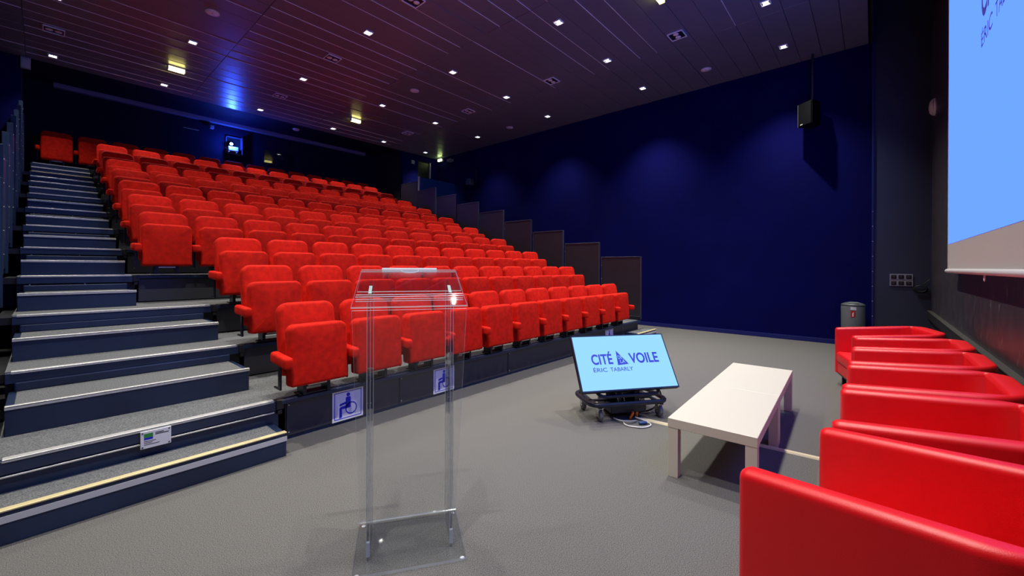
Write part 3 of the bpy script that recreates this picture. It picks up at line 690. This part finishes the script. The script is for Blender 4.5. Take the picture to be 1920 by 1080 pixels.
# ------------------------------------------------------------------ monitor on a wheeled cart
TVW, TVH = 1.13, .6356
YW, TLT = -.638, .592
cart = thing('monitor_cart', 'dark blue tubular rolling cart holding the tilted monitor', 'cart', (4.28, 2.05, 0), YW)
tvr = thing('monitor', 'flat monitor tilted back on a cart showing blue lettering on pale blue', 'monitor', (4.255, 2.075, .609), 0)
tvr.rotation_euler = (Matrix.Rotation(YW, 4, 'Z') @ Matrix.Rotation(-TLT, 4, 'X')).to_euler()
b = new(); box(b, -TVW / 2, TVW / 2, .002, .055, -TVH / 2, TVH / 2, .004, 1); part('housing', b, BLACK, tvr)
b = new(); e = .011
for x0, x1, z0, z1 in ((-TVW / 2, TVW / 2, TVH / 2 - e, TVH / 2), (-TVW / 2, TVW / 2, -TVH / 2, -TVH / 2 + e + .004), (-TVW / 2, -TVW / 2 + e, -TVH / 2, TVH / 2), (TVW / 2 - e, TVW / 2, -TVH / 2, TVH / 2)): box(b, x0, x1, -.004, .003, z0, z1, .001, 1)
part('bezel', b, mat('dark_blue_bezel', (.012, .02, .05), .3), tvr)
b = new(); box(b, -TVW / 2 + e, TVW / 2 - e, -.001, .002, -TVH / 2 + e + .004, TVH / 2 - e); pic2 = part('screen_picture', b, TVBLUE, tvr)
logo(pic2, 1.0, LOGO, TVBLUE, False)
# cart: two rounded rail loops, column, base box, casters  (local x along the monitor, y away from the viewer)
b = new(); tube(b, fillet([(-.48, -.14, .19), (.42, -.14, .19), (.42, .38, .19), (-.48, .38, .19)], .14, 6, True), .025, 10, True); part('lower_rail', b, CARTBLUE, cart)
b = new(); tube(b, fillet([(-.42, -.05, .36), (-.38, -.13, .275), (.30, -.13, .275), (.35, -.05, .36)], .08), .020, 10); part('upper_rail', b, CARTBLUE, cart)
b = new(); box(b, -.20, .20, .10, .13, .10, .62, .005, 1); box(b, -.12, -.06, .02, .16, .12, .50); box(b, .10, .16, .02, .16, .12, .50); part('column', b, CARTBLUE, cart)
b = new(); box(b, -.22, .20, -.06, .30, .06, .15, .008, 1); part('equipment_box', b, mat('navy_equipment_box', (.012, .02, .045), .4), cart)
b = new()
for x in (-.17, -.10): tube(b, [(x, -.045, .33), (x + .03, -.07, .20)], .006, 6)
part('tension_rods', b, CHROME, cart)
for sx in (-.38, .34):
    b = new(); box(b, sx - .02, sx + .02, -.14, .38, .152, .172, .003, 1); part('cross_bar', b, CARTBLUE, cart)
b = new(); box(b, -.40, .36, .10, .14, .152, .172, .003, 1); part('spine_bar', b, CARTBLUE, cart)
for x, y in ((-.36, -.07), (.345, -.07), (-.39, .32), (.345, .32)):
    ca = obj('caster', None, cart, (x, y, 0))
    b = new(); lathe(b, [(.026, -.016), (.064, -.016), (.067, -.006), (.067, .006), (.064, .016), (.026, .016)], 20, (0, 0, .067), 'x'); part('wheel', b, RUBBER, ca)
    b = new(); box(b, -.026, -.020, -.03, .035, .05, .135); box(b, .020, .026, -.03, .035, .05, .135); box(b, -.032, .032, -.035, .035, .132, .150, .003, 1); lathe(b, [(.010, -.030), (.010, .030)], 10, (0, 0, .067), 'x'); part('fork', b, CHROME, ca)
# leads below the cart
def cable(name, pts, r, m, lab):
    b = new(); tube(b, fillet([(*p,) for p in pts], .12, 8), r, 6); tag(part(name, b, m), lab, 'cable'); return
cable('power_lead', [(4.10, 2.02, .009), (3.99, 1.93, .009), (4.06, 1.76, .009), (4.20, 1.73, .009), (4.262, 1.83, .009), (4.24, 1.94, .03)], .008, WCABLE, 'white lead looping over the carpet below the monitor cart')
cable('signal_lead', [(4.06, 2.10, .03), (4.03, 2.01, .030), (4.09, 1.92, .028), (4.20, 1.90, .012)], .007, mat('grey_cable', (.35, .35, .36), .5), 'short grey lead lying beside the front caster of the cart')
cable('black_lead', [(4.62, 2.06, .30), (4.74, 1.90, .30), (4.72, 1.82, .12), (4.56, 1.90, .03), (4.48, 2.00, .012)], .010, BLACK, 'black lead hanging in a loop beside the monitor cart')
t = thing('cable_plug', 'blue and yellow cable plug lying on the carpet below the cart', 'plug', (4.17, 1.815, .018), R(-40))
b = new(); lathe(b, [(.012, -.05), (.017, -.045), (.017, .03), (.010, .04)], 12, (0, 0, 0), 'x'); part('body', b, mat('blue_plug_body', (.02, .06, .2), .4), t)
b = new(); lathe(b, [(.008, .04), (.010, .042), (.010, .055)], 10, (0, 0, 0), 'x'); part('tip', b, GOLD, t)
for x, y, a, lab in ((4.22, 1.97, 12, 'upright orange plastic clip hanging below the monitor cart'), (4.28, 1.94, -38, 'slanted orange plastic clip hanging below the monitor cart')):
    b = new(); lathe(b, [(.008, -.04), (.014, -.03), (.014, .04), (.006, .05)], 10, (0, 0, 0), 'z')
    o = part('orange_clip', b, ORANGE, None, (x, y, .045)); o.rotation_euler = (R(20), R(a), 0); tag(o, lab, 'clip', 'orange clips under the cart')

# ------------------------------------------------------------------ clear acrylic lectern
lc = Vector((1.458, 2.09, 0)); la = math.atan2(-.555, .832)
lec = thing('lectern', 'clear acrylic lectern with sloping desk standing before the seats', 'lectern', lc, la)
# local: x along the desk, y away from the speaker (towards the audience)
def slab(name, quad, th, parent=lec, edge_r=.006):
    """clear sheet: quad of 4 points, thickness th, with separate bright cut edges"""
    q = [Vector(p) for p in quad]; nrm = (q[1] - q[0]).cross(q[3] - q[0]).normalized() * th
    b = new(); A = [b.verts.new(p) for p in q]; B = [b.verts.new(p + nrm) for p in q]
    b.faces.new(A); b.faces.new(B[::-1]); o = part(name, b, ACRYL, parent)
    e = new(); A = [e.verts.new(p) for p in q]; B = [e.verts.new(p + nrm) for p in q]
    for i in range(4): e.faces.new((A[i], A[(i + 1) % 4], B[(i + 1) % 4], B[i]))
    part('cut_edge', e, ACRYLEDGE, o); return o
hw = .305
slab('base_plate', [(-hw, -.245, .004), (hw, -.245, .004), (hw, .245, .004), (-hw, .245, .004)], .016)
slab('slanted_front_sheet', [(-hw, .235, .02), (hw, .235, .02), (hw + .01, -.150, 1.41), (-hw - .01, -.150, 1.41)], .008)
sl = (1.607 - 1.41) / .445
def dz(y): return 1.41 + sl * (y + .19)
slab('desk', [(-.318, -.165, dz(-.165)), (.318, -.165, dz(-.165)), (.305, .27, dz(.27)), (-.305, .27, dz(.27))], .010)
slab('desk_inset', [(-.300, -.02, dz(-.02) + .016), (.302, -.02, dz(-.02) + .016), (.300, .262, dz(.262) + .016), (-.300, .262, dz(.262) + .016)], .006)
b = new(); M = Matrix.Translation((0, -.105, dz(-.105) + .024)) @ Matrix.Rotation(math.atan(sl), 4, 'X')
tt = new(); box(tt, -.30, .30, -.012, .012, -.012, .016, .002, 1); merge(b, tt, M); bs_ = part('book_stop', b, ACRYL, lec)
b = new()
for yy in (-.012, .012):
    for zz in (-.012, .016):
        tt = new(); box(tt, -.30, .30, yy - .0016, yy + .0016, zz - .0016, zz + .0016); merge(b, tt, M)
part('cut_edge', b, ACRYLEDGE, bs_)
b = new(); M = Matrix.Translation((0, .255, dz(.255) + .02)) @ Matrix.Rotation(math.atan(sl), 4, 'X')
tt = new(); box(tt, -.175, .175, -.014, .014, -.008, .012, .002, 1); merge(b, tt, M); part('top_bar', b, ACRYLEDGE, lec)
b = new(); tube(b, [(.055 * math.cos(R(a)), .235 - .028 * math.sin(R(a)), dz(.23 - .03 * math.sin(R(a))) + .03) for a in range(0, 181, 15)], .0035, 6); part('finger_notch', b, ACRYLEDGE, lec)
for sx in (-1, 1):
    x = sx * .225 + (-.005 if sx < 0 else .01)
    lg = new(); y0, y1, th = -.105, .165, .009
    prism(lg, [(y0, .02), (y1, .02), (y1, dz(y1) - .002), (y0, dz(y0) - .002)], 'x', x - th, x + th)
    for f in [f for f in lg.faces if abs(f.calc_center_median().x - x) < th * .5]: pass
    l_ = part('side_board', lg, ACRYL, lec)
    e = new()
    for yy in (y0, y1):
        for xx in (x - th, x + th): box(e, xx - .0014, xx + .0014, yy - .0014, yy + .0014, .02, dz(yy) - .002)
    part('cut_edge', e, ACRYLEDGE, l_)
    e = new(); box(e, x - th, x + th, y0 - .004, y0 + .012, .02, .10); part('base_joint', e, ACRYLEDGE, l_)
    e = new(); tt = new(); box(tt, x - th, x + th, -.05, .05, -.004, .0); merge(e, tt, Matrix.Translation((0, .02, dz(.02) + .012)) @ Matrix.Rotation(math.atan(sl), 4, 'X')); part('metal_pad', e, mat('green_tinted_pad', (.22, .36, .34), .35) if 'green_tinted_pad' not in MATS else MATS['green_tinted_pad'], l_)
for x, y in ((-.28, -.22), (.285, -.22), (-.28, .22), (.285, .22)):
    b = new(); lathe(b, [(.012, 0), (.012, .004)], 10, (x, y, 0)); part('foot_pad', b, WHITEP, lec)

print('objects', len(bpy.data.objects))
